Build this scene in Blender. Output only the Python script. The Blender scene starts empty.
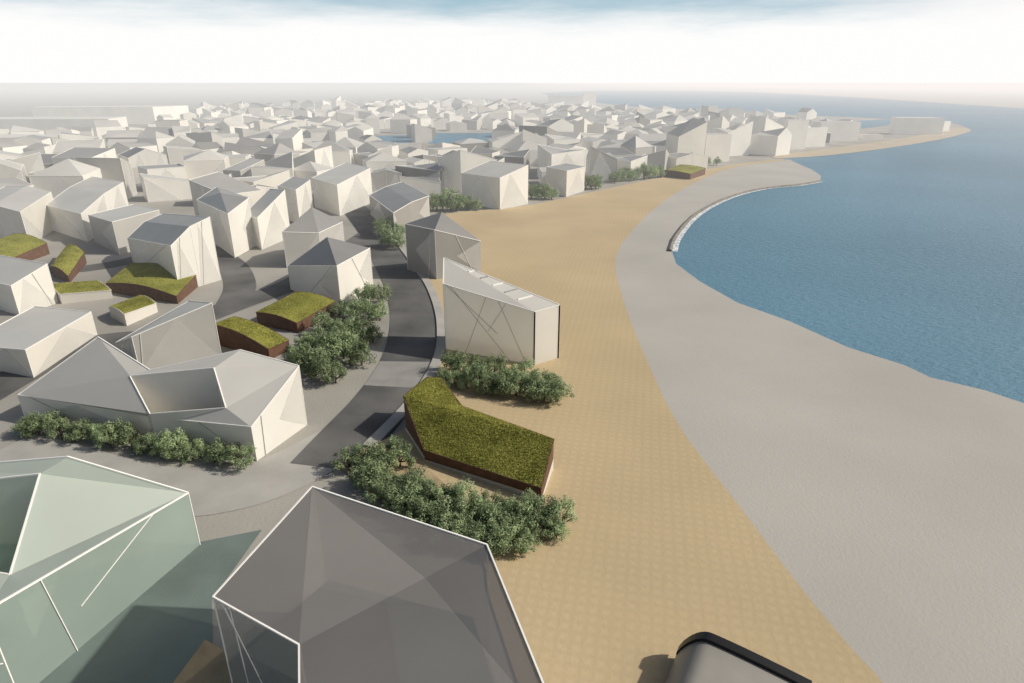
import bpy, bmesh, math, random
from mathutils import Vector
from mathutils.geometry import tessellate_polygon
random.seed(11)
S = bpy.context.scene
C = S.collection
H = 34.0; FL = 640.0
TH = math.atan(259.5/FL); cT = math.cos(TH); sT = math.sin(TH)

# ------------------------------------------------------------------ survey helpers
def ray(x, y):
    dx = (x-512)/FL; dy = (341.5-y)/FL
    return Vector((dx, cT+dy*sT, -sT+dy*cT))
def P(x, y, z=0.0):
    r = ray(x, y); t = (z-H)/r.z
    return Vector((r.x*t, r.y*t, z))
def zat(p, yt):
    dy = (341.5-yt)/FL
    return H + p.y/(cT+dy*sT)*(-sT+dy*cT)
def B(x, yb, yt):
    p = P(x, yb); p.z = zat(p, yt); return p
def inpoly(x, y, poly):
    r = False; n = len(poly)
    for i in range(n):
        x1, y1 = poly[i]; x2, y2 = poly[(i+1) % n]
        if (y1 > y) != (y2 > y) and x < (x2-x1)*(y-y1)/(y2-y1)+x1: r = not r
    return r
def smooth(pts, n=6):
    out = []
    for i in range(len(pts)-1):
        p0 = pts[max(i-1, 0)]; p1 = pts[i]; p2 = pts[i+1]; p3 = pts[min(i+2, len(pts)-1)]
        for k in range(n):
            t = k/n
            out.append(tuple(0.5*(2*p1[j]+(p2[j]-p0[j])*t+(2*p0[j]-5*p1[j]+4*p2[j]-p3[j])*t*t+(3*p1[j]-p0[j]-3*p2[j]+p3[j])*t**3) for j in (0, 1)))
    out.append(tuple(pts[-1]))
    return out
ORD = ['zeroth','first','second','third','fourth','fifth','sixth','seventh','eighth','ninth','tenth','eleventh','twelfth','thirteenth','fourteenth','fifteenth','sixteenth','seventeenth','eighteenth','nineteenth','twentieth']
def ordw(n):
    if n <= 20: return ORD[n]
    t = {2:'twenty',3:'thirty',4:'forty',5:'fifty'}[n//10]
    return {2:'twentieth',3:'thirtieth',4:'fortieth',5:'fiftieth'}[n//10] if n % 10 == 0 else t+'-'+ORD[n % 10]

# ------------------------------------------------------------------ materials
def add_haze(nt, sh, reach=1200.0):  # paints haze into surfaces as a pale glow growing with distance from the camera
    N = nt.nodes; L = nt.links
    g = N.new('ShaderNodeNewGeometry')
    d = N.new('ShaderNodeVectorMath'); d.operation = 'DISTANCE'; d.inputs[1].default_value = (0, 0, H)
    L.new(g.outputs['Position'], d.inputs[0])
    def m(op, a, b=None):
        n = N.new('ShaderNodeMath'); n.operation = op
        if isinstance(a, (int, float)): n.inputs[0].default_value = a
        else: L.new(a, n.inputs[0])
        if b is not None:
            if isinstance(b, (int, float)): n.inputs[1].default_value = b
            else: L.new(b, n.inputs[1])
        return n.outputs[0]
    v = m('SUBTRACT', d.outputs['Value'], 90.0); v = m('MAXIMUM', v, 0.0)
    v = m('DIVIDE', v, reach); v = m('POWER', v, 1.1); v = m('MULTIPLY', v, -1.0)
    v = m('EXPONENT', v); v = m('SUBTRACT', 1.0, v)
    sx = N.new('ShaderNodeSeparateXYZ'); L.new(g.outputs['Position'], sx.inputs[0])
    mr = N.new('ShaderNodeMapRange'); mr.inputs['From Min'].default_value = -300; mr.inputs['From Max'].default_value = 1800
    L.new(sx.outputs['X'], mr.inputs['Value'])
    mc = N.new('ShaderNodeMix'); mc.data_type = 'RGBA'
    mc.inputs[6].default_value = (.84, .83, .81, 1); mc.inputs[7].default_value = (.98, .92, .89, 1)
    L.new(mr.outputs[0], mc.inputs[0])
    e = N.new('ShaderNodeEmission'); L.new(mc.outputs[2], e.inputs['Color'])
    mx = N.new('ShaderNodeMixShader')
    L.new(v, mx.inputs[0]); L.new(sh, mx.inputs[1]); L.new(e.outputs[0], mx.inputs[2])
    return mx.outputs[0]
def mat(name, c, rough=.7, var=.12, scale=.15, bump=0, bscale=8, alpha=1.0, spec=.3, c2=None, rnd=False, detail=5, trans=0.0, reach=1200.0):
    m = bpy.data.materials.new(name); m.use_nodes = True
    nt = m.node_tree; N = nt.nodes; L = nt.links
    bs = N['Principled BSDF']; out = N['Material Output']
    bs.inputs['Roughness'].default_value = rough
    bs.inputs['Specular IOR Level'].default_value = spec
    bs.inputs['Alpha'].default_value = alpha
    g = N.new('ShaderNodeNewGeometry')
    nz = N.new('ShaderNodeTexNoise'); nz.inputs['Scale'].default_value = scale; nz.inputs['Detail'].default_value = detail
    L.new(g.outputs['Position'], nz.inputs['Vector'])
    cr = N.new('ShaderNodeValToRGB')
    cr.color_ramp.elements[0].position = .3; cr.color_ramp.elements[1].position = .7
    a = [max(0, v*(1-var)) for v in c]; b = [min(1, v*(1+var)) for v in (c2 or c)]
    cr.color_ramp.elements[0].color = (*a, 1); cr.color_ramp.elements[1].color = (*b, 1)
    L.new(nz.outputs['Fac'], cr.inputs['Fac'])
    col = cr.outputs['Color']
    if rnd:
        oi = N.new('ShaderNodeObjectInfo')
        hs = N.new('ShaderNodeHueSaturation')
        mr = N.new('ShaderNodeMapRange'); mr.inputs['To Min'].default_value = .7; mr.inputs['To Max'].default_value = 1.3
        L.new(oi.outputs['Random'], mr.inputs['Value']); L.new(mr.outputs[0], hs.inputs['Value']); L.new(col, hs.inputs['Color'])
        col = hs.outputs[0]
    L.new(col, bs.inputs['Base Color'])
    if bump:
        n2 = N.new('ShaderNodeTexNoise'); n2.inputs['Scale'].default_value = bscale; n2.inputs['Detail'].default_value = 4
        L.new(g.outputs['Position'], n2.inputs['Vector'])
        bp = N.new('ShaderNodeBump'); bp.inputs['Strength'].default_value = bump; bp.inputs['Distance'].default_value = .2
        L.new(n2.outputs['Fac'], bp.inputs['Height']); L.new(bp.outputs[0], bs.inputs['Normal'])
    sh = bs.outputs[0]
    if trans:
        tr = N.new('ShaderNodeBsdfTranslucent'); L.new(col, tr.inputs['Color'])
        ms = N.new('ShaderNodeMixShader'); ms.inputs[0].default_value = trans
        L.new(sh, ms.inputs[1]); L.new(tr.outputs[0], ms.inputs[2]); sh = ms.outputs[0]
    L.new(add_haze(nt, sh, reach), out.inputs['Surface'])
    m.cycles.emission_sampling = 'NONE'
    return m
M = {}
M['white'] = mat('white_panel', (.80, .78, .72), .4, .06, .12, alpha=.95, trans=.24)
M['cream'] = mat('cream_panel', (.73, .70, .63), .4, .06, .12, alpha=.95, trans=.24)
M['grey'] = mat('grey_panel', (.46, .45, .42), .4, .08, .12, alpha=.93, trans=.15)
M['dark'] = mat('dark_panel', (.24, .235, .22), .4, .1, .12)
M['screen'] = mat('white_glass_screen', (.88, .86, .80), .35, .05, .12, alpha=.88, trans=.5)
M['glaze'] = mat('pale_glass_panel', (.64, .63, .595), .2, .08, .2, alpha=.45, spec=.5)
M['rpale'] = mat('pale_roof', (.52, .51, .475), .4, .07, .1, trans=.12)
M['rgrey'] = mat('grey_roof', (.34, .335, .32), .38, .08, .1, trans=.1)
M['rdark'] = mat('dark_roof', (.20, .197, .19), .35, .1, .1)
M['trim'] = mat('white_trim', (.76, .75, .71), .4, .02)
M['line'] = mat('grey_line', (.38, .37, .35), .5, .02)
M['glassA'] = mat('smoky_glass', (.165, .158, .152), .3, .18, .06, alpha=.78, spec=.3)
M['glassAw'] = mat('smoky_glass_wall', (.30, .30, .28), .2, .12, .1, alpha=.5, spec=.5)
M['glassB'] = mat('mint_glass', (.58, .64, .57), .3, .08, .06, alpha=.8, spec=.3, trans=.25)
M['glassBw'] = mat('mint_glass_wall', (.40, .49, .44), .25, .1, .1, alpha=.62, spec=.5, trans=.25)
M['bfloor'] = mat('green_courtyard_floor', (.32, .41, .34), .6, .15, .3)
M['slab'] = mat('floor_slab', (.12, .15, .14), .7, .1)
M['black'] = mat('black_metal', (.012, .012, .012), .4, .1)
M['brown'] = mat('brown_timber', (.11, .058, .036), .7, .25, 1.2, .2, 6)
M['grass'] = mat('roof_grass', (.19, .195, .045), .95, .12, .2, .4, 5, c2=(.26, .255, .065), detail=9, spec=.05)
M['blade'] = mat('grass_blade', (.23, .235, .055), .9, .2, .4, c2=(.34, .33, .09), spec=.05, trans=.35)
M['leaf'] = mat('leaf_green', (.18, .245, .125), .75, .35, 1.3, c2=(.31, .38, .21), rnd=True, spec=.15, trans=.35)
M['bark'] = mat('bark', (.09, .065, .045), .9, .2, 3)
M['ground'] = mat('paving_ground', (.29, .278, .248), .85, .2, .05, .2, 3)
M['teal_shadow'] = mat('teal_shadow_tint', (.13, .165, .15), .6, .2, .15, .1, 4)  # ground colour standing in for the green glass house's shadow
M['road'] = mat('asphalt', (.082, .082, .08), .85, .3, .12, .2, 12, c2=(.11, .108, .104))
M['band'] = mat('pale_road_band', (.25, .245, .23), .85, .12, .4, .1, 10)
M['pave'] = mat('pavement_slab', (.34, .33, .305), .8, .1, .3, .1, 10)
M['shore'] = mat('shore_concrete', (.375, .36, .325), .85, .07, .05, .14, 4)
M['soil'] = mat('planting_soil', (.34, .265, .16), .95, .25, .4, .3, 4)
M['rock'] = mat('dark_rock', (.16, .15, .13), .9, .3, .8, .6, 3)
M['spit'] = mat('pale_sand', (.40, .34, .245), .95, .08, .1)
M['canopy'] = mat('canopy_grey', (.24, .23, .205), .4, .08, .5)

def sand_mat():
    m = mat('sand', (.44, .35, .215), .95, .08, .05, 0, spec=.1)
    nt = m.node_tree; N = nt.nodes; L = nt.links; bs = N['Principled BSDF']
    g = N.new('ShaderNodeNewGeometry')
    src = bs.inputs['Base Color'].links[0].from_socket
    wv = []
    for ang in (.2, .2+math.pi/2):
        mp = N.new('ShaderNodeMapping'); mp.inputs['Rotation'].default_value = (0, 0, ang)
        w = N.new('ShaderNodeTexWave'); w.inputs['Scale'].default_value = .36; w.inputs['Distortion'].default_value = .9; w.inputs['Detail'].default_value = 4
        L.new(g.outputs['Position'], mp.inputs[0]); L.new(mp.outputs[0], w.inputs['Vector']); wv.append(w.outputs['Fac'])
    ad = N.new('ShaderNodeMath'); ad.operation = 'MINIMUM'; L.new(wv[0], ad.inputs[0]); L.new(wv[1], ad.inputs[1])
    n2 = N.new('ShaderNodeTexNoise'); n2.inputs['Scale'].default_value = 3.0; n2.inputs['Detail'].default_value = 8
    L.new(g.outputs['Position'], n2.inputs['Vector'])
    mr = N.new('ShaderNodeMapRange'); mr.inputs['To Min'].default_value = .96; mr.inputs['To Max'].default_value = 1.03
    L.new(ad.outputs[0], mr.inputs['Value'])
    hs = N.new('ShaderNodeHueSaturation'); L.new(src, hs.inputs['Color']); L.new(mr.outputs[0], hs.inputs['Value']); L.new(hs.outputs[0], bs.inputs['Base Color'])
    a2 = N.new('ShaderNodeMath'); a2.operation = 'MULTIPLY_ADD'; a2.inputs[1].default_value = .15
    L.new(ad.outputs[0], a2.inputs[0]); L.new(n2.outputs['Fac'], a2.inputs[2])
    bp = N.new('ShaderNodeBump'); bp.inputs['Strength'].default_value = .16; bp.inputs['Distance'].default_value = .15
    L.new(a2.outputs[0], bp.inputs['Height']); L.new(bp.outputs[0], bs.inputs['Normal'])
    return m
M['sand'] = sand_mat()
def sea_mat():
    m = mat('sea_water', (.085, .195, .275), .32, .08, .012, 0, spec=.22, c2=(.105, .225, .305), reach=1700.0)
    nt = m.node_tree; N = nt.nodes; L = nt.links; bs = N['Principled BSDF']
    g = N.new('ShaderNodeNewGeometry')
    mp = N.new('ShaderNodeMapping'); mp.inputs['Scale'].default_value = (.6, 1.0, 1); mp.inputs['Rotation'].default_value = (0, 0, .5)
    L.new(g.outputs['Position'], mp.inputs[0])
    n2 = N.new('ShaderNodeTexNoise'); n2.inputs['Scale'].default_value = 1.15; n2.inputs['Detail'].default_value = 8; n2.inputs['Roughness'].default_value = .65
    L.new(mp.outputs[0], n2.inputs['Vector'])
    bp = N.new('ShaderNodeBump'); bp.inputs['Strength'].default_value = .75; bp.inputs['Distance'].default_value = .45
    L.new(n2.outputs['Fac'], bp.inputs['Height']); L.new(bp.outputs[0], bs.inputs['Normal'])
    return m
M['sea'] = sea_mat()
def foam_mat():
    m = mat('foam', (.80, .82, .82), .8, .1, 1)
    nt = m.node_tree; N = nt.nodes; L = nt.links; bs = N['Principled BSDF']
    g = N.new('ShaderNodeNewGeometry')
    n2 = N.new('ShaderNodeTexNoise'); n2.inputs['Scale'].default_value = 1.4; n2.inputs['Detail'].default_value = 8
    L.new(g.outputs['Position'], n2.inputs['Vector'])
    mr = N.new('ShaderNodeMapRange'); mr.inputs['From Min'].default_value = .25; mr.inputs['From Max'].default_value = .65
    L.new(n2.outputs['Fac'], mr.inputs['Value']); L.new(mr.outputs[0], bs.inputs['Alpha'])
    L.new(bs.outputs[0], N['Material Output'].inputs['Surface'])
    return m
M['foam'] = foam_mat()

# ------------------------------------------------------------------ object helpers
def link(name, bm, m, parent=None, recalc=True):
    if recalc: bmesh.ops.recalc_face_normals(bm, faces=bm.faces)
    me = bpy.data.meshes.new(name); bm.to_mesh(me); bm.free()
    o = bpy.data.objects.new(name, me); C.objects.link(o)
    for mm in (m if isinstance(m, (list, tuple)) else [m]): me.materials.append(mm)
    if parent: o.parent = parent
    return o
def tag(o, label, cat, group=None):
    o['label'] = label; o['category'] = cat
    if group: o['group'] = group
    return o
def empty(name, loc):
    o = bpy.data.objects.new(name, None); C.objects.link(o); o.location = loc; o.empty_display_size = .5
    return o
def bar(bm, p, q, r):
    d = (q-p)
    if d.length < 1e-4: return
    d.normalize()
    u = d.cross(Vector((0, 0, 1)))
    if u.length < 1e-3: u = Vector((1, 0, 0))
    u.normalize(); v = d.cross(u).normalized()
    a = []
    for c in (p, q):
        a.append([bm.verts.new(c+u*r*s+v*r*t) for s, t in ((-1, -1), (1, -1), (1, 1), (-1, 1))])
    for i in range(4): bm.faces.new((a[0][i], a[0][(i+1) % 4], a[1][(i+1) % 4], a[1][i]))
    bm.faces.new(a[0]); bm.faces.new(a[1][::-1])
def sheet(name, pts, z, m, kind='structure'):
    bm = bmesh.new()
    vs = [Vector((p.x, p.y, z)) for p in pts]
    bv = [bm.verts.new(v) for v in vs]
    for t in tessellate_polygon([vs]):
        try: bm.faces.new([bv[i] for i in t])
        except ValueError: pass
    for f in bm.faces:
        f.normal_update()
        if f.normal.z < 0: f.normal_flip()
    o = link(name, bm, m, recalc=False); o['kind'] = kind
    return o
def ribbon(name, pts, w, z, m, thick=0):
    bm = bmesh.new(); rows = []
    n = len(pts)
    for i, p in enumerate(pts):
        d = (pts[min(i+1, n-1)]-pts[max(i-1, 0)]); d.z = 0; d.normalize()
        nn = Vector((-d.y, d.x, 0))
        a = p+nn*w/2; b = p-nn*w/2
        r = [bm.verts.new((a.x, a.y, z)), bm.verts.new((b.x, b.y, z))]
        if thick: r = [bm.verts.new((a.x, a.y, z-thick))]+r+[bm.verts.new((b.x, b.y, z-thick))]
        rows.append(r)
    for i in range(n-1):
        for k in range(len(rows[0])-1):
            bm.faces.new((rows[i][k], rows[i][k+1], rows[i+1][k+1], rows[i+1][k]))
    bm.normal_update()
    for f in bm.faces:
        if f.normal.z < -.1: f.normal_flip()
    o = link(name, bm, m, recalc=False); o['kind'] = 'structure'
    return o

# ------------------------------------------------------------------ setting
bm = bmesh.new(); bmesh.ops.create_grid(bm, x_segments=8, y_segments=8, size=30000)
o = link('ground', bm, M['ground']); o['kind'] = 'structure'

shore_left = smooth([(790, 160), (735, 167), (700, 180), (665, 200), (632, 230), (615, 260), (622, 300), (645, 360), (680, 430), (740, 510), (800, 590), (850, 650), (885, 690), (950, 790)])
bay = smooth([(820, 182), (800, 185.5), (760, 190), (725, 200), (695, 217), (677, 238), (672, 252)])
waterline = bay + [(676, 264), (700, 282), (737, 303), (790, 322), (848, 348), (905, 366), (930, 378), (985, 391), (1024, 404), (1100, 425), (1250, 470)]
sand_left = smooth([(560, 790), (520, 690), (490, 600), (470, 545), (345, 472), (390, 438), (412, 420), (446, 352), (440, 315), (424, 280), (416, 255), (432, 225), (448, 214), (520, 207), (580, 195), (640, 182), (700, 171), (740, 164), (775, 160)], 4)
sea_px = [(p[0]-3 if p[1] > 250 else p[0], p[1]) for p in waterline[::-1]] + [(818, 175), (800, 166), (782, 160)] + smooth([(785, 158), (830, 155), (900, 146), (950, 137), (970, 130), (945, 122), (870, 118), (800, 115), (740, 112), (690, 109.5), (640, 107), (600, 103), (560, 98), (540, 93)], 3) + [(600, 90.5), (700, 91), (760, 92.5), (850, 97), (940, 103), (1024, 108.5), (1200, 120), (2000, 165), (2200, 300), (1600, 520)]
sheet('sea', [P(*p) for p in sea_px], .05, M['sea'])
shore_px = shore_left + [(1500, 790), (1500, 530)] + waterline[::-1] + [(821, 176), (812, 170), (796, 163)]
sheet('shore', [P(*p) for p in shore_px], .10, M['shore'])
sand_px = [(x+1, y) for x, y in shore_left] + sand_left
sheet('beach', [P(*p) for p in sand_px], .14, M['sand'])
spit = smooth([(775, 159), (830, 155.5), (900, 146.5), (950, 137.5), (972, 130), (950, 128.5), (915, 136.5), (850, 146), (800, 152.5), (770, 155.5)], 3)
sheet('spit', [P(*p) for p in spit], .14, M['spit'])
for pts in ([(368, 145), (412, 144), (412, 135), (372, 136)], [(428, 144), (500, 142), (498, 133), (436, 133)], [(842, 131), (900, 124), (903, 118.5), (846, 121.5)]):
    sheet('canal', [P(*p) for p in pts], .07, M['sea'])
for pts in ([(440, 386), (450, 370), (480, 369), (555, 385), (566, 396), (540, 405), (480, 398)], [(342, 470), (356, 458), (410, 458), (465, 498), (555, 515), (566, 524), (556, 538), (528, 550), (490, 548), (430, 534), (374, 497)]):
    sheet('soil', [P(*p) for p in smooth(pts+[pts[0]], 4)[:-1]], .165, M['soil'])
sheet('painted_shadow', [P(*p) for p in [(150, 552), (262, 530), (212, 600), (215, 760), (-80, 760), (-40, 600)]], .035, M['teal_shadow'])  # shade by the glass houses, painted as a dark teal ground sheet
sheet('soil', [P(*p) for p in [(168, 690), (205, 640), (232, 655), (262, 700)]], .04, M['soil'])  # plain brown patch on the ground, in the planting bed material
main_road = [P(*p) for p in smooth([(326, 468), (350, 440), (385, 400), (408, 362), (415, 325), (408, 292), (392, 262), (378, 238), (365, 220), (350, 205)])]
ribbon('road', main_road, 7.5, .06, M['road'])
ribbon('road_band', main_road[14:19], 7.5, .066, M['band'])  # paler band across the curved road
edge = [P(*p) for p in smooth([(368, 448), (412, 402), (437, 362), (441, 325), (431, 290), (411, 260), (394, 238)])]
ribbon('pavement', edge, 1.3, .26, M['pave'], .26)
st = [smooth(q) for q in ([(372, 232), (300, 280), (235, 305), (150, 335), (70, 350), (-60, 420)], [(232, 306), (240, 285), (228, 262), (190, 248), (90, 268), (-60, 275)], [(345, 440), (250, 485), (150, 490), (0, 450)])]
streets = [[P(*p) for p in s] for s in st]
for s, w, z in zip(streets, (6, 5.5, 7), (.052, .048, .044)): ribbon('road', s, w, z, M['road'] if w < 7 else M['pave'])
wl = [P(*p) for p in bay]
ribbon('foam', [p+Vector((.5, .1, 0)) for p in wl], 1.4, .12, M['foam'])
bm = bmesh.new(); rows = []
for i, p in enumerate(wl):
    d = wl[min(i+1, len(wl)-1)]-wl[max(i-1, 0)]; d.normalize(); nn = Vector((-d.y, d.x, 0))
    w = .55+random.uniform(-.05, .05); h = .6+random.uniform(-.06, .06)
    rows.append([bm.verts.new(p-Vector((.5, -.1, 0))+nn*a*w+Vector((0, 0, z))) for a, z in ((-1, 0), (-.7, h*.7), (0, h), (.8, h*.6), (1, 0))])
for i in range(len(rows)-1):
    for k in range(4): bm.faces.new((rows[i][k], rows[i][k+1], rows[i+1][k+1], rows[i+1][k]))
tag(link('sea_wall', bm, M['rock']), 'low dark rock sea wall curving round the bay at the waterline', 'sea wall')

# ------------------------------------------------------------------ houses
placed = []      # (x, y, radius)
def shell(root, outer, inner, faces, wm, rm, trim=0, hole=None, hm=None, fm=None, braces=0, posts=(), slab=None, base=0.0, panels=False, brm=None):
    c = root.location
    L = lambda v: Vector(v)-Vector((c.x, c.y, 0))
    allp = [L(v) for v in list(outer)+list(inner)]; n = len(outer)
    rings = [(list(range(n)), 'wall', wm)]
    if hole: rings.append((hole, 'courtyard_wall', hm or wm))
    for rg, nm, mm in rings:
        wb = bmesh.new()
        for a, b in zip(rg, rg[1:]+rg[:1]):
            p, q = allp[a], allp[b]
            wb.faces.new([wb.verts.new(v) for v in (Vector((p.x, p.y, base)), Vector((q.x, q.y, base)), q, p)])
        bmesh.ops.remove_doubles(wb, verts=wb.verts, dist=.001)
        link(nm, wb, mm, root)
    if hole and fm:
        hb = bmesh.new(); hb.faces.new([hb.verts.new((allp[i].x, allp[i].y, 1.2)) for i in hole]); hb.normal_update()
        link('courtyard_floor', hb, fm, root)
    rb = bmesh.new(); rv = [rb.verts.new(v+Vector((0, 0, .012))) for v in allp]
    for f in faces: rb.faces.new([rv[i] for i in f])
    for f in rb.faces:
        f.normal_update()
        if f.normal.z < 0: f.normal_flip()
    link('roof', rb, rm, root, recalc=False)
    if trim:
        tb = bmesh.new()
        for rg, nm, mm in rings:
            for a, b in zip(rg, rg[1:]+rg[:1]):
                bar(tb, allp[a]+Vector((0, 0, .02)), allp[b]+Vector((0, 0, .02)), trim)
        for i in range(n):
            if i not in posts: bar(tb, Vector((allp[i].x, allp[i].y, base)), allp[i], trim*.7)
        link('edge_trim', tb, M['trim'], root)
    for i in posts:
        pb = bmesh.new(); bar(pb, Vector((allp[i].x, allp[i].y, base)), allp[i], .085)
        link('corner_post', pb, M['black'], root)
    ctr = sum(allp[:n], Vector())/n
    for a in range(n):
        b = (a+1) % n; p, q = allp[a], allp[b]
        e = q-p
        if e.length < 4: continue
        nn = Vector((e.y, -e.x, 0)).normalized()
        if nn.dot((p+q)/2-ctr) < 0: nn = -nn
        if ((p+q)/2+c).dot(nn) > 0: continue     # walls turned to the landward far side stay plain
        if panels:
            t = random.uniform(.3, .7); lo = random.random() < .5
            pb_, qb = Vector((p.x, p.y, base)), Vector((q.x, q.y, base))
            tri = (pb_, qb, p.lerp(q, t)) if lo else (pb_, p, pb_.lerp(qb, t)) if random.random() < .5 else (qb, q, p.lerp(q, t)*.5+pb_.lerp(qb, t)*.5)
            fb = bmesh.new(); fb.faces.new([fb.verts.new(v+nn*.03) for v in tri])
            link('facade_panel', fb, M['glaze'], root)
        for k in range(braces):
            t1, t2 = random.random(), random.random()
            s1 = p.lerp(q, t1); s2 = p.lerp(q, t2); s2.z = base+(0 if k % 2 == 0 else s2.z*.45)
            bb = bmesh.new()
            bar(bb, s1+nn*.06, s2+nn*.06, max(.022, trim*.45))
            link('facade_brace', bb, brm or M['trim'], root)
    if slab:
        sb = bmesh.new(); z, k = slab
        fl = [Vector((ctr.x+(v.x-ctr.x)*k, ctr.y+(v.y-ctr.y)*k, z)) for v in allp[:n]]
        bv = [sb.verts.new(v) for v in fl]
        for t in tessellate_polygon([fl]): sb.faces.new([bv[i] for i in t])
        link('floor_slab', sb, M['slab'], root)
def base_of(pts):
    n = len(pts); c = sum((Vector((p.x, p.y, 0)) for p in pts), Vector())/n
    r = max((Vector((p.x, p.y, 0))-c).length for p in pts)
    placed.append((c.x, c.y, r*.8))
    return c
def box3(l, f, r, back=None, roof='flat', apex=None, rise=2.0):
    Lp, Fp, Rp = B(*l), B(*f), B(*r)
    if back: Bp = B(*back)
    else:
        Bp = Lp+Rp-Fp; Bp.z = max(Lp.z+Rp.z-Fp.z, 3)
    o = [Lp, Fp, Rp, Bp]
    if roof == 'flat': return o, [], [[0, 1, 2], [0, 2, 3]]
    if roof == 'flat2': return o, [], [[0, 1, 3], [1, 2, 3]]
    if roof == 'hip':
        c = (Lp+Fp+Rp+Bp)/4; c.z = zat(c, apex)
        return o, [c], [[0, 1, 4], [1, 2, 4], [2, 3, 4], [3, 0, 4]]
    up = Vector((0, 0, rise))
    if roof == 'ridge':
        m1 = (Fp+Rp)/2+up; m2 = (Lp+Bp)/2+up
        return [Lp, Fp, m1, Rp, Bp, m2], [], [[0, 1, 2, 5], [2, 3, 4, 5]]
    m1 = (Lp+Fp)/2+up; m2 = (Rp+Bp)/2+up
    return [Lp, m1, Fp, Rp, m2, Bp], [], [[1, 2, 3, 4], [0, 1, 4, 5]]
def near(label, spec, wm, rm, trim=.055, name='faceted_house', panels=True, **k):
    o, i, f = spec
    root = empty(name, base_of(o)); tag(root, label, 'house', None)
    for q in ('hm', 'brm', 'fm'):
        if q in k: k[q] = M[k[q]]
    shell(root, o, i, f, M[wm], M[rm], trim, panels=panels, **k)
    return root

A = [P(213, 597, 8), P(299, 645, 7.5), P(300, 770, 8), P(570, 750, 9), P(487, 545, 9), P(312, 487, 10.5)]
near('large smoky grey glass house with faceted roof at the bottom centre', (A, [P(425, 578, 7.8)], [[5, 0, 1], [5, 1, 6], [1, 2, 6], [2, 3, 6], [6, 3, 4], [6, 4, 5]]), 'glassAw', 'glassA', .045, braces=3, slab=(4.2, .86), panels=False)
Bq = [B(200, 545, 493), P(68, 457, 8.5), P(-90, 470, 6.5), P(-220, 720, 6), B(20, 700, 612)]
Bi = [P(40, 474, 7.6), P(10, 575, 5.4), P(-80, 560, 5.4), P(-60, 485, 6.6)]
near('pale green glass house with sunken courtyard in the bottom left corner', (Bq, Bi, [[0, 1, 5], [0, 5, 6], [0, 6, 4], [4, 6, 7], [4, 7, 3], [3, 7, 8], [3, 8, 2], [2, 8, 5], [2, 5, 1]]), 'glassBw', 'glassB', .055, hole=[5, 6, 7, 8], hm='glassB', fm='bfloor', braces=2, panels=False)
O = [B(26, 420, 395), B(163, 441, 418), B(257, 461, 427), B(307, 425, 366), P(240, 350, 8.4), P(150, 370, 6.4), P(98, 337, 8.5)]
I = [P(130, 376, 6.0), P(214, 368, 7.4), P(226, 408, 4.6), P(150, 414, 3.4)]
near('white angular house wrapped round an open courtyard above the long hedge', (O, I, [[0, 1, 10], [0, 10, 7], [0, 7, 6], [1, 2, 9], [1, 9, 10], [2, 3, 9], [3, 8, 9], [3, 4, 8], [4, 5, 8], [5, 7, 8], [5, 6, 7]]), 'white', 'rpale', .05, hole=[7, 8, 9, 10], hm='white', fm='rpale', braces=1, brm='line')
near('grey faceted house with sloping roof directly behind the courtyard house', box3((118, 354, 343), (140, 372, 337), (222, 358, 303), back=(196, 336, 301), roof='flat2'), 'grey', 'rpale', braces=1)
near('low cream flat-roofed house at the left edge beside the courtyard house', box3((-30, 365, 345), (34, 378, 350), (97, 335, 312)), 'cream', 'rpale')
near('white house with sharp raised corner at the left edge above the flat house', box3((-30, 300, 275), (20, 316, 286), (58, 303, 264), roof='flat2'), 'white', 'rpale', braces=1, brm='line')
near('tall white house with grey pitched roof behind the largest small grass roof', box3((133, 262, 238), (180, 292, 246), (221, 280, 217), roof='ridge', rise=.8), 'white', 'rgrey', braces=1, brm='line')
near('grey flat-roofed house left of the tall white pitched house', box3((95, 242, 215), (120, 255, 222), (165, 240, 210)), 'grey', 'rpale')
near('white house with bright tilted end wall at far left of the middle town', box3((52, 230, 205), (88, 242, 214), (130, 212, 182), roof='ridge', rise=.6), 'white', 'rpale')
near('narrow bright white house with steep single-slope roof left of the dark hip roofs', box3((247, 240, 215), (262, 250, 218), (291, 237, 190)), 'white', 'rpale')
near('white house with grey folded roof behind the tall white pitched house', box3((203, 235, 200), (235, 258, 214), (256, 246, 198), roof='hip', apex=193), 'white', 'rgrey')
near('grey house with dark pyramid roof, nearer of the two hip-roofed houses', box3((291, 290, 266), (341, 306, 266), (373, 284, 248), roof='hip', apex=237), 'white', 'rdark', braces=1, brm='line')
near('grey house with dark pyramid roof, farther of the two hip-roofed houses', box3((287, 268, 232), (322, 264, 233), (345, 248, 222), roof='hip', apex=207), 'grey', 'rdark')
near('dark grey faceted house on the sand edge beside the curved road', box3((408, 270, 224), (437, 280, 230), (481, 273, 241), roof='hip', apex=212), 'dark', 'rdark', braces=1)
W = near('tall white house with slanted roof and black corner posts on the sand', box3((446, 350, 284), (534, 366, 312), (558, 359, 305), back=(447, 338, 258), roof='flat2'), 'screen', 'rpale', .055, braces=5, posts=(1, 2), brm='line', panels=False)
o, _, _ = box3((446, 350, 284), (534, 366, 312), (558, 359, 305), back=(447, 338, 258))
for k in range(5):                                   # narrow rooflight slots across the slanted roof
    t = .28+.13*k; sb = bmesh.new()
    a = o[3].lerp(o[1], t); b = o[3].lerp(o[2], t); off = Vector((W.location.x, W.location.y, -.03))
    bar(sb, a.lerp(b, .12)-off, a.lerp(b, .85)-off, .09)
    link('roof_slot', sb, M['rgrey'] if k % 2 else M['trim'], W)
near('dark grey house behind the shrubs at the top of the curved road', box3((371, 215, 195), (395, 238, 213), (430, 222, 196), roof='ridge', rise=.5), 'dark', 'rdark')
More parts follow.
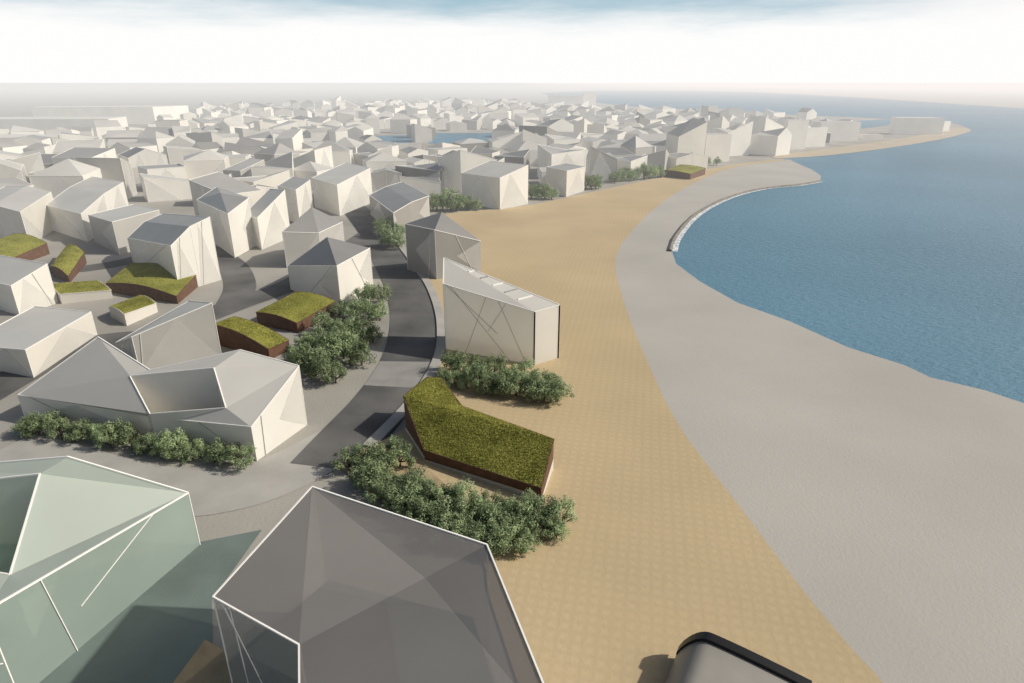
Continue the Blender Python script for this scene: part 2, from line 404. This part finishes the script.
near('white house with pale ridge roof behind the farther dark pyramid roof', box3((315, 207, 178), (340, 216, 185), (373, 202, 168)), 'white', 'rpale')
near('slim white house standing left of the pale ridge-roofed white house', box3((282, 218, 186), (300, 224, 190), (314, 214, 180)), 'white', 'rgrey')
near('white boxy house on the sand edge with two bright walls, beside dark shrubs', box3((462, 202, 173), (500, 210, 178), (528, 204, 165)), 'white', 'rpale')
near('small cream house on the sand edge right of the white boxy house', box3((546, 191, 167), (566, 197, 171), (584, 191, 167)), 'cream', 'rgrey')
near('pale house cut by the left edge in the middle of the town', box3((-20, 240, 205), (30, 246, 212), (60, 226, 192), roof='ridge2', rise=.8), 'cream', 'rpale')

# grass roofed houses
def grass_house(label, o, quad=True, arch=.5, blades=3500, bh=.11, wm='brown'):
    root = empty('grass_roofed_house', base_of(o)); tag(root, label, 'house', 'low houses with grass roofs')
    c = root.location; L = lambda v: Vector(v)-Vector((c.x, c.y, 0))
    p = [L(v) for v in o]; n = len(p)
    wb = bmesh.new()
    gb = bmesh.new()
    if quad:
        K = 14; grid = [[None]*(K+1) for _ in range(K+1)]
        def S_(u, v):
            q = p[0]*(1-u)*(1-v)+p[1]*u*(1-v)+p[2]*u*v+p[3]*(1-u)*v
            return q+Vector((0, 0, arch*math.sin(math.pi*u)))
        for i in range(K+1):
            for j in range(K+1):
                q = S_(i/K, j/K)
                if 0 < i < K and 0 < j < K: q.z += random.uniform(-.01, .02)
                grid[i][j] = gb.verts.new(q)
        for i in range(K):
            for j in range(K): gb.faces.new((grid[i][j], grid[i+1][j], grid[i+1][j+1], grid[i][j+1]))
        border = [S_(i/K, 0) for i in range(K)]+[S_(1, i/K) for i in range(K)]+[S_(1-i/K, 1) for i in range(K)]+[S_(0, 1-i/K) for i in range(K)]
    else:
        bv = [gb.verts.new(v) for v in p]
        for t in tessellate_polygon([p]): gb.faces.new([bv[i] for i in t])
        bmesh.ops.subdivide_edges(gb, edges=gb.edges, cuts=5, use_grid_fill=True)
        for v in gb.verts:
            if not v.is_boundary: v.co.z += random.uniform(-.01, .03)
        border = p
    bmesh.ops.triangulate(gb, faces=gb.faces)
    m = len(border)
    for a in range(m):
        s, q = border[a], border[(a+1) % m]
        wb.faces.new([wb.verts.new(v) for v in (Vector((s.x, s.y, 0)), Vector((q.x, q.y, 0)), q-Vector((0, 0, .01)), s-Vector((0, 0, .01)))])
    bmesh.ops.remove_doubles(wb, verts=wb.verts, dist=.001)
    link('wall', wb, M[wm], root)
    if not quad:
        pb = bmesh.new()
        for a in range(m):
            s, q = border[a], border[(a+1) % m]
            e = (q-s); nn = Vector((e.y, -e.x, 0)).normalized()
            if nn.dot((s+q)/2-sum(p, Vector())/n) < 0: nn = -nn
            pb.faces.new([pb.verts.new(v+nn*.02) for v in (Vector((s.x, s.y, .14)), Vector((q.x, q.y, .14)), Vector((q.x, q.y, .14+q.z*.35)), Vector((s.x, s.y, .14+s.z*.12)))])
        link('plinth', pb, M['cream'], root)
    gb.normal_update()
    for f in gb.faces: f.smooth = True
    fs = [f for f in gb.faces]; ws = [f.calc_area() for f in fs]
    for f in random.choices(fs, ws, k=blades):
        v0, v1, v2 = [v.co for v in f.verts]; r1 = math.sqrt(random.random()); r2 = random.random()
        q = v0*(1-r1)+v1*(r1*(1-r2))+v2*(r1*r2)
        a = random.uniform(0, 6.28); s = random.uniform(.03, .07); hh = bh*random.uniform(.5, 1.3)
        d = Vector((math.cos(a)*s, math.sin(a)*s, 0))
        fc = gb.faces.new([gb.verts.new(v) for v in (q-d, q+d, q+Vector((random.uniform(-.12, .12), random.uniform(-.12, .12), hh)))])
        fc.material_index = 1
    for f in gb.faces:
        f.normal_update()
        if f.normal.z < 0: f.normal_flip()
    link('grass_roof', gb, [M['grass'], M['blade']], root, recalc=False)
    tb = bmesh.new()
    for a in range(m): bar(tb, border[a]+Vector((0, 0, -.05)), border[(a+1) % m]+Vector((0, 0, -.05)), .06)
    link('roof_rim', tb, M[wm], root)
def g3(l, f, r, back=None):
    Lp, Fp, Rp = B(*l), B(*f), B(*r)
    Bp = B(*back) if back else Lp+Rp-Fp
    if not back: Bp.z = max(Lp.z+Rp.z-Fp.z, 1.5)
    return [Lp, Fp, Rp, Bp]
G = [B(541, 503, 488), B(553, 470, 439), P(462, 406, 3.6), P(441, 378, 4.6), P(427, 377, 4.6), B(406, 432, 396), B(425, 462, 450)]
grass_house('large L-shaped grass roofed building on the sand between two shrub beds', G, False, 0, 22000, .10)
grass_house('wide arched grass roof house, largest of the small ones on the left', g3((108, 292, 283), (178, 304, 296), (199, 286, 274)), arch=.8)
grass_house('small grass roof house with pale front below the wide arched one', g3((111, 317, 307), (127, 326, 314), (158, 312, 303)), arch=.4, wm='cream')
grass_house('long thin grass roof house left of the wide arched one', g3((50, 296, 284), (62, 304, 294), (113, 298, 290)), arch=.3, wm='cream')
grass_house('steep grass roof house above the long thin grass roof', g3((54, 277, 266), (70, 283, 276), (87, 263, 252)), arch=.5)
grass_house('grass roof house at the left edge of the picture', g3((-25, 262, 250), (8, 269, 261), (50, 254, 243)), arch=.7)
grass_house('grass roof house with brown front beside the courtyard house', g3((217, 345, 324), (270, 360, 349), (290, 350, 340)), arch=.5)
grass_house('grass roof house with dark brown walls beside the shrub clump', g3((258, 325, 312), (298, 333, 323), (337, 314, 301)), arch=.4)
grass_house('distant grass roof house by the sand near the top of the beach', g3((664, 177, 170), (690, 180, 174), (705, 175, 168)), arch=.3, blades=800)

# far houses
ML = ['white', 'cream', 'grey', 'dark', 'rpale', 'rgrey', 'rdark']
def block(x, y, w, d, h, rot, kind, wm, rm, parts=True, name='faceted_house', trim=0, into=None, panels=False):
    c = P(x, y); placed.append((c.x, c.y, max(w, d)*.5))
    ca, sa = math.cos(rot), math.sin(rot)
    j = lambda: random.uniform(-.11, .11)
    pl = []
    for sx, sy in ((-1, -1), (1, -1), (1, 1), (-1, 1)):
        px_ = (sx*.5+j())*w; py_ = (sy*.5+j())*d
        pl.append(Vector((px_*ca-py_*sa, px_*sa+py_*ca, h*random.uniform(.93, 1.05))))
    if kind == 'gabled':
        m1 = (pl[0]+pl[1])/2; m2 = (pl[2]+pl[3])/2; m1.z += h*random.uniform(.15, .4); m2.z += h*random.uniform(.1, .35)
        o = [pl[0], m1, pl[1], pl[2], m2, pl[3]]; inn = []; f = [[0, 1, 4, 5], [1, 2, 3, 4]]
    elif kind == 'single-slope':
        a = random.choice((0, 1, 2, 3)); k = random.uniform(.25, .5)*h
        pl[a].z += k; pl[(a+1) % 4].z += k; o = pl; inn = []; f = [[0, 1, 2], [0, 2, 3]]
    elif kind == 'peaked':
        a = random.choice((0, 1, 2, 3)); pl[a].z += h*random.uniform(.3, .55); pl[(a+2) % 4].z += h*.05
        o = pl; inn = []; f = [[a, (a+1) % 4, (a+3) % 4], [(a+1) % 4, (a+2) % 4, (a+3) % 4]]
    elif kind == 'pyramid-roofed':
        ap = sum(pl, Vector())/4+Vector((j()*w*2, j()*d*2, 0)); ap.z = h*random.uniform(1.25, 1.5)
        o = pl; inn = [ap]; f = [[0, 1, 4], [1, 2, 4], [2, 3, 4], [3, 0, 4]]
    else:
        for v in pl: v.z = h
        o = pl; inn = []; f = [[0, 1, 2], [0, 2, 3]]
    if parts and into is None:
        root = empty(name, c)
        oo = [v+Vector((c.x, c.y, 0)) for v in o]; ii = [v+Vector((c.x, c.y, 0)) for v in inn]
        shell(root, oo, ii, f, M[wm], M[rm], trim, panels=panels)
        return root
    bm = into if into is not None else bmesh.new()
    off = c if into is not None else Vector()
    vs = [bm.verts.new(v+off) for v in o+inn]; bs = [bm.verts.new(Vector((v.x, v.y, 0))+off) for v in o]; n = len(o)
    w0, r0 = (ML.index(wm), ML.index(rm)) if into is not None else (0, 1)
    for a in range(n): bm.faces.new((bs[a], bs[(a+1) % n], vs[(a+1) % n], vs[a])).material_index = w0
    for q in f: bm.faces.new([vs[i] for i in q]).material_index = r0
    if into is not None: return None
    ob = link(name, bm, [M[wm], M[rm]]); ob.location = c
    return ob
big = [
 (12, 137, 125, 30, 12, .05, 'flat', 'white', 'white', 'long low white hall at the left edge beyond the houses', 'hall', 'hall'),
 (110, 123, 105, 30, 14, .12, 'flat', 'white', 'white', 'long low white hall behind the one at the left edge', 'hall', 'hall'),
 (-5, 152, 70, 25, 8, .05, 'flat', 'cream', 'white', 'low cream hall at the left edge in front of the long halls', 'hall', 'hall'),
 (565, 109, 40, 20, 17, -.1, 'flat', 'white', 'rpale', 'wide hazy white apartment block beside the far water', 'apartment_block', 'building'),
 (588, 108.5, 16, 18, 20, .2, 'flat', 'white', 'rpale', 'taller hazy white block right of the wide one by far water', 'apartment_block', 'building'),
 (709, 122, 10, 10, 14, .3, 'flat', 'grey', 'rgrey', 'small grey tower block rising behind the point houses', 'apartment_block', 'building'),
 (683, 163, 15, 13, 13, .35, 'single-slope', 'cream', 'rgrey', 'large pale block with slanted roof at the top of the beach', 'apartment_block', 'building'),
 (709, 161, 13, 11, 12, .25, 'flat', 'cream', 'rpale', 'cream flat block right of the slanted pale block', 'apartment_block', 'building'),
 (731, 155, 14, 10, 12, .5, 'peaked', 'white', 'rpale', 'white peaked block between the cream block and the tall white block', 'apartment_block', 'building'),
 (763, 150.5, 17, 12, 13, .5, 'single-slope', 'white', 'rpale', 'tall white slanted block in the middle of the point', 'apartment_block', 'building'),
 (788, 148.5, 13, 11, 15, .3, 'flat', 'white', 'rpale', 'narrow white block beside the tall slanted white block', 'apartment_block', 'building'),
 (809, 146, 13, 12, 10, .3, 'peaked', 'white', 'rpale', 'peaked white block right of the narrow white block on the point', 'apartment_block', 'building'),
 (834, 140, 24, 10, 11, .15, 'flat', 'white', 'rpale', 'long flat white block near the tip of the point', 'apartment_block', 'building'),
 (868, 139.5, 16, 8, 3.2, .15, 'flat', 'cream', 'rpale', 'very low cream block between the long and the large white buildings', 'apartment_block', 'building'),
 (913, 134, 28, 12, 11, -.08, 'flat', 'white', 'white', 'large bright white building standing at the tip of the point', 'apartment_block', 'building'),
 (938, 131, 12, 9, 7, .3, 'flat', 'white', 'white', 'low white building at the very tip of the point', 'apartment_block', 'building'),
]
for x, y, w, d, h, r, k, wm, rm, lab, nm, cat in big:
    tag(block(x, y, w, d, h, r, k, wm, rm, True, nm), lab, cat)
rowy = [238, 227, 216, 206, 196.5, 187.5, 179, 171.5, 164.5, 158, 152, 146.5, 141.5, 137, 133, 129.5, 126, 122.5, 119.5, 116.5, 113.8, 111, 108.5, 106]
def lim(y, tab):
    for (y1, v1), (y2, v2) in zip(tab, tab[1:]):
        if y1 >= y >= y2: return v1+(v2-v1)*(y1-y)/(y1-y2)
    return tab[-1][1]
RB = [(240, 440), (215, 450), (205, 540), (195, 585), (185, 615), (178, 655), (170, 675), (162, 690), (155, 740), (148, 790), (140, 815), (132, 835), (126, 800), (122, 760), (118, 690), (112, 560), (106, 520), (100, 520)]
LB = [(240, -20), (145, -10), (138, 100), (130, 160), (124, 190), (118, 185), (112, 200), (106, 330), (100, 480)]
roadpts = main_road+[p for s in streets for p in s]
kinds = ['gabled', 'single-slope', 'peaked', 'pyramid-roofed', 'flat']
word = {'white': 'white', 'cream': 'cream', 'grey': 'grey', 'dark': 'dark grey'}
rword = {'rpale': 'pale', 'rgrey': 'grey', 'rdark': 'dark'}
kword = {'gabled': 'gable roof', 'single-slope': 'sloping roof', 'peaked': 'peaked-corner roof', 'pyramid-roofed': 'pyramid roof', 'flat': 'flat roof'}
canals = [(362, 418, 133, 151), (422, 506, 131, 156), (838, 908, 116, 133)]
total = 0; rn = 0
far_bm = bmesh.new()
for y in rowy:
    x = lim(y, LB)+random.uniform(0, 15); xr = lim(y, RB); made = []
    pm = FL/(P(512, y).y*cT+H*sT)
    while x < xr:
        w = random.uniform(8.5, 17); d = random.uniform(9, 14)
        h = random.choice((random.uniform(4.8, 7.5), random.uniform(5.5, 10)))
        x += w*pm*.5
        yy = y+random.uniform(-.3, .3)*(y-84)*.12
        c = P(x, yy); ok = True
        for a, b, r in placed:
            if math.hypot(c.x-a, c.y-b) < r+w*.42: ok = False; break
        if ok and y > 195 and min((c-q).length for q in roadpts) < 9: ok = False
        if inpoly(x, yy+1, sea_px) or inpoly(x, yy-1, sea_px) or inpoly(x+3, yy+1, sand_px) or inpoly(x, yy, spit): ok = False
        if any(a < x < b and e < yy < f for a, b, e, f in canals): ok = False
        if ok and random.random() < .05: ok = False; x += w*pm*.8
        if ok:
            k = random.choices(kinds, (4, 4.5, 4, 2, .5))[0]
            wm = random.choices(['white', 'cream', 'grey', 'dark'], (7, 3, 1.8, .4))[0]
            rm = random.choices(['rpale', 'rgrey', 'rdark'], (5, 3, 1.2))[0]
            rot = random.choice((-1, 1, 1))*random.uniform(.1, .75)
            if total+len(made) >= 270: block(x, yy, w, d, h*1.1, rot, k, wm, rm, into=far_bm)
            else:
                ob = block(x, yy, w, d, h, rot, k, wm, rm, y > 121, trim=(.06 if y > 165 else 0), panels=(y > 175))
                made.append((x, ob, f"{word[wm]} house with {rword[rm]} {kword[k]}"))
            x += w*pm*.52+random.choice((0, 0, .1, .4))*w*pm
        else:
            x += 2.5*pm
    if made:
        rn += 1
        made.sort(key=lambda t: t[0])
        for i, (xx, ob, txt) in enumerate(made):
            tag(ob, f"{txt}, {ordw(i+1)} from left in town row {ordw(rn)} from front", 'house', 'pale faceted houses of the town')
    total += len(made)
fo = link('distant_houses', far_bm, [M[q] for q in ML]); fo['kind'] = 'stuff'
tag(fo, 'mass of tiny hazy white houses in the farthest part of the town', 'houses')
print('ROWHOUSES', total, rn)

# ------------------------------------------------------------------ shrubs
def shrub_meshes(seed):
    R = random.Random(seed)
    bm = bmesh.new()
    cl = []
    for k in range(24):
        a = R.uniform(0, 6.283); e = math.asin(R.uniform(-.6, 1)); rr = R.uniform(.45, 1.1)
        cl.append((Vector((math.cos(a)*math.cos(e)*1.3*rr, math.sin(a)*math.cos(e)*1.3*rr, 1.2+math.sin(e)*1.1*rr)), R.uniform(.22, .5)))
    for c, r in cl:
        for q in range(int(80*r/.38)):
            v = Vector((R.gauss(0, 1), R.gauss(0, 1), R.gauss(0, 1))).normalized()
            p = c+v*r*R.uniform(.5, 1.3)
            if p.z < .12: continue
            n = (v+Vector((R.uniform(-.8, .8), R.uniform(-.8, .8), R.uniform(-.1, 1.1)))).normalized()
            u = n.orthogonal().normalized(); w = n.cross(u); t = R.uniform(0, 6.28)
            u, w = u*math.cos(t)+w*math.sin(t), w*math.cos(t)-u*math.sin(t)
            s = R.uniform(.04, .09)
            bm.faces.new([bm.verts.new(x) for x in (p-u*s*1.5, p-w*s*.7, p+u*s*1.5+n*.03, p+w*s*.7)])
    me = bpy.data.meshes.new('crown'); bm.to_mesh(me); bm.free(); me.materials.append(M['leaf'])
    tb = bmesh.new()
    def limb(p, q, r0, r1):
        d = (q-p).normalized(); u = d.orthogonal().normalized(); w = d.cross(u); rg = []
        for c, r in ((p, r0), (q, r1)):
            rg.append([tb.verts.new(c+u*r*math.cos(i*1.0472)+w*r*math.sin(i*1.0472)) for i in range(6)])
        for i in range(6): tb.faces.new((rg[0][i], rg[0][(i+1) % 6], rg[1][(i+1) % 6], rg[1][i]))
    limb(Vector((0, 0, 0)), Vector((0, 0, .5)), .12, .09)
    for k in range(6):
        limb(Vector((0, 0, .45)), cl[k][0], .07, .02)
    mt = bpy.data.meshes.new('trunk'); tb.to_mesh(mt); tb.free(); mt.materials.append(M['bark'])
    return me, mt
VAR = [shrub_meshes(i) for i in range(8)]
def shrub(x, y, sc, label, group):
    root = empty('shrub', P(x, y, .14 if inpoly(x, y, sand_px) else 0)); tag(root, label, 'shrub', group)
    s = sc*random.uniform(.72, 1.22); root.scale = (s, s, s*random.uniform(.85, 1.2)); root.rotation_euler = (0, 0, random.uniform(0, 6.28))
    me, mt = random.choice(VAR)
    for n, q in (('crown', me), ('trunk', mt)):
        o = bpy.data.objects.new(n, q); C.objects.link(o); o.parent = root
beds = [
 ('in hedge below courtyard house', 'hedge below the courtyard house', .85, [((24, 432), (252, 468), 20)]),
 ('beside the curved road', 'shrub clump beside the curved road', 1.28, [((290, 364), (340, 386), 6), ((300, 350), (368, 366), 7), ((318, 334), (380, 344), 7), ((335, 317), (384, 322), 5), ((356, 303), (384, 305), 3)]),
 ('before the black-posted house', 'shrub bed in front of the white house', 1.03, [((442, 386), (564, 404), 12), ((447, 372), (556, 391), 10)]),
 ('below large grass roof', 'shrub bed below the large grass roof', .92, [((346, 470), (408, 466), 5), ((354, 486), (430, 498), 8), ((375, 505), (564, 529), 14), ((415, 526), (564, 537), 12), ((445, 545), (530, 552), 7)]),
 ('at the top of the road', 'shrub clump at the top of the road', 1.8, [((428, 211), (478, 210), 8)]),
 ('left of the dark sand-edge house', 'small shrub clump by the dark house', 1.5, [((384, 247), (404, 249), 3), ((384, 238), (403, 239), 3)]),
 ('between boxy white house and cream house', 'shrubs between two sand-edge houses', 1.9, [((531, 199), (554, 199), 5)]),
 ('right of small cream house on sand edge', 'shrubs beside the cream house', 1.7, [((582, 190), (600, 188), 4)]),
 ('in far clump near top of beach', 'far shrub clump at the beach top', 2.0, [((610, 183), (664, 177), 11)]),
 ('at the foot of the slanted pale block', 'far shrubs below the slanted pale block', 1.8, [((664, 168), (722, 165), 7)]),
]
for where, grp, sc, rows in beds:
    for ri, (a, b, n) in enumerate(rows):
        pts = []
        for i in range(n):
            t = (i+.5)/n
            pts.append((a[0]+(b[0]-a[0])*t+random.uniform(-3, 3), a[1]+(b[1]-a[1])*t+random.uniform(-2.5, 2.5)*(1 if a[1] > 300 else .3)))
        pts.sort()
        for i, (x, y) in enumerate(pts):
            if len(rows) == 1: lab = f"green shrub {ordw(i+1)} from left {where}"
            else:
                order = sorted(range(len(rows)), key=lambda k: -rows[k][0][1]).index(ri)
                lab = f"green shrub {where}, {ordw(i+1)} from left, row {ordw(order+1)} from front"
            shrub(x, y, sc, lab, grp)

# ------------------------------------------------------------------ curved canopy at the bottom edge
k0 = P(742, 680, 2.5); root = empty('curved_canopy', (k0.x, k0.y, .14)); tag(root, 'grey curved canopy with thick black rim on the sand at the bottom edge', 'canopy')
def loc(p): return p-Vector((k0.x, k0.y, .14))
e0 = P(683, 634, 2.3); e1 = P(808, 686, 2.1)
ax = (e1-e0); ax.z = 0; ln = ax.length; ax.normalize(); fw = Vector((ax.y, -ax.x, 0))
prof = []
for i in range(33):
    t = i/32
    prof.append((t, 2.7*min(1, .25+.75*math.sin(min(1, t/.24)*math.pi/2)**.8)-max(0, t-.24)**1.3*.95))
sb = bmesh.new(); rr = []
for t, z in prof:
    p = e0+ax*ln*t*1.05-ax*.2
    rr.append([sb.verts.new(loc(Vector((p.x, p.y, z))+fw*s)) for s in (0, 1.5, 4.5)])
for i in range(32):
    for k in range(2): sb.faces.new((rr[i][k], rr[i+1][k], rr[i+1][k+1], rr[i][k+1])).smooth = True
link('shell', sb, M['canopy'], root)
rb = bmesh.new(); ring = []
for t, z in prof:
    p = e0+ax*ln*t*1.05-ax*.2
    ring.append([rb.verts.new(loc(Vector((p.x, p.y, z+dz))+fw*s)) for s, dz in ((-.3, -.12), (-.3, .25), (.3, .25), (.3, -.12))])
for i in range(32):
    for k in range(4): rb.faces.new((ring[i][k], ring[i][(k+1) % 4], ring[i+1][(k+1) % 4], ring[i+1][k])).smooth = False
rb.faces.new(ring[0]); rb.faces.new(ring[-1][::-1])
link('rim', rb, M['black'], root)
wb = bmesh.new()
for i in range(32):
    p = e0+ax*ln*prof[i][0]*1.05-ax*.2; q = e0+ax*ln*prof[i+1][0]*1.05-ax*.2
    wb.faces.new([wb.verts.new(loc(v)) for v in (Vector((p.x, p.y, .14)), Vector((q.x, q.y, .14)), Vector((q.x, q.y, prof[i+1][1]-.02)), Vector((p.x, p.y, prof[i][1]-.02)))])
bmesh.ops.remove_doubles(wb, verts=wb.verts, dist=.001)
link('back_wall', wb, M['canopy'], root)

# ------------------------------------------------------------------ light, sky, camera
sv = Vector((.97, -.06, 0)).normalized(); el = math.radians(37)
sd = Vector((sv.x*math.cos(el), sv.y*math.cos(el), math.sin(el)))
ld = bpy.data.lights.new('sun', 'SUN'); ld.energy = 4.3; ld.angle = math.radians(1.0); ld.color = (1, .94, .84)
lo = bpy.data.objects.new('sun', ld); C.objects.link(lo); lo.rotation_euler = (-sd).to_track_quat('-Z', 'Y').to_euler(); lo.location = (60, 0, 80)
w = bpy.data.worlds.new('World'); S.world = w; w.use_nodes = True
N = w.node_tree.nodes; L = w.node_tree.links; N.clear()
sky = N.new('ShaderNodeTexSky'); sky.sky_type = 'NISHITA'; sky.sun_disc = False; sky.sun_elevation = el; sky.sun_rotation = math.atan2(sd.x, sd.y); sky.dust_density = 4
b1 = N.new('ShaderNodeBackground'); b1.inputs[1].default_value = .08; L.new(sky.outputs[0], b1.inputs[0])
tc = N.new('ShaderNodeTexCoord'); sx = N.new('ShaderNodeSeparateXYZ'); L.new(tc.outputs['Generated'], sx.inputs[0])
mp = N.new('ShaderNodeMapping'); mp.inputs['Scale'].default_value = (3, 3, 22); L.new(tc.outputs['Generated'], mp.inputs[0])
nz = N.new('ShaderNodeTexNoise'); nz.inputs['Scale'].default_value = 1.6; nz.inputs['Detail'].default_value = 7; nz.inputs['Roughness'].default_value = .6; L.new(mp.outputs[0], nz.inputs['Vector'])
ma = N.new('ShaderNodeMath'); ma.operation = 'MULTIPLY_ADD'; ma.inputs[1].default_value = .06; L.new(nz.outputs['Fac'], ma.inputs[0]); L.new(sx.outputs['Z'], ma.inputs[2])
mr = N.new('ShaderNodeMapRange'); mr.interpolation_type = 'SMOOTHSTEP'; mr.inputs['From Min'].default_value = .088; mr.inputs['From Max'].default_value = .15; L.new(ma.outputs[0], mr.inputs['Value'])
mg = N.new('ShaderNodeMapRange'); mg.interpolation_type = 'SMOOTHSTEP'; mg.inputs['From Min'].default_value = .35; mg.inputs['From Max'].default_value = .64; L.new(sx.outputs['X'], mg.inputs['Value'])
cb = N.new('ShaderNodeMix'); cb.data_type = 'RGBA'; cb.inputs[6].default_value = (.36, .54, .64, 1); cb.inputs[7].default_value = (.98, .92, .92, 1); L.new(mg.outputs[0], cb.inputs[0])
mc = N.new('ShaderNodeMix'); mc.data_type = 'RGBA'; mc.inputs[6].default_value = (1, .995, .985, 1); L.new(cb.outputs[2], mc.inputs[7]); L.new(mr.outputs[0], mc.inputs[0])
b2 = N.new('ShaderNodeBackground'); b2.inputs[1].default_value = 1.0; L.new(mc.outputs[2], b2.inputs[0])
m2 = N.new('ShaderNodeMapRange'); m2.interpolation_type = 'SMOOTHSTEP'; m2.inputs['From Min'].default_value = .12; m2.inputs['From Max'].default_value = .25; L.new(sx.outputs['Z'], m2.inputs['Value'])
ms = N.new('ShaderNodeMixShader'); L.new(m2.outputs[0], ms.inputs[0]); L.new(b2.outputs[0], ms.inputs[1]); L.new(b1.outputs[0], ms.inputs[2])
wo = N.new('ShaderNodeOutputWorld'); L.new(ms.outputs[0], wo.inputs['Surface'])
cd = bpy.data.cameras.new('camera'); cd.sensor_width = 36; cd.lens = 36*FL/1024; cd.clip_end = 60000; cd.clip_start = .1
co = bpy.data.objects.new('camera', cd); C.objects.link(co); co.location = (0, 0, H); co.rotation_euler = (math.pi/2-TH, 0, 0)
S.camera = co
S.view_settings.view_transform = 'Standard'; S.view_settings.look = 'None'; S.view_settings.exposure = 0
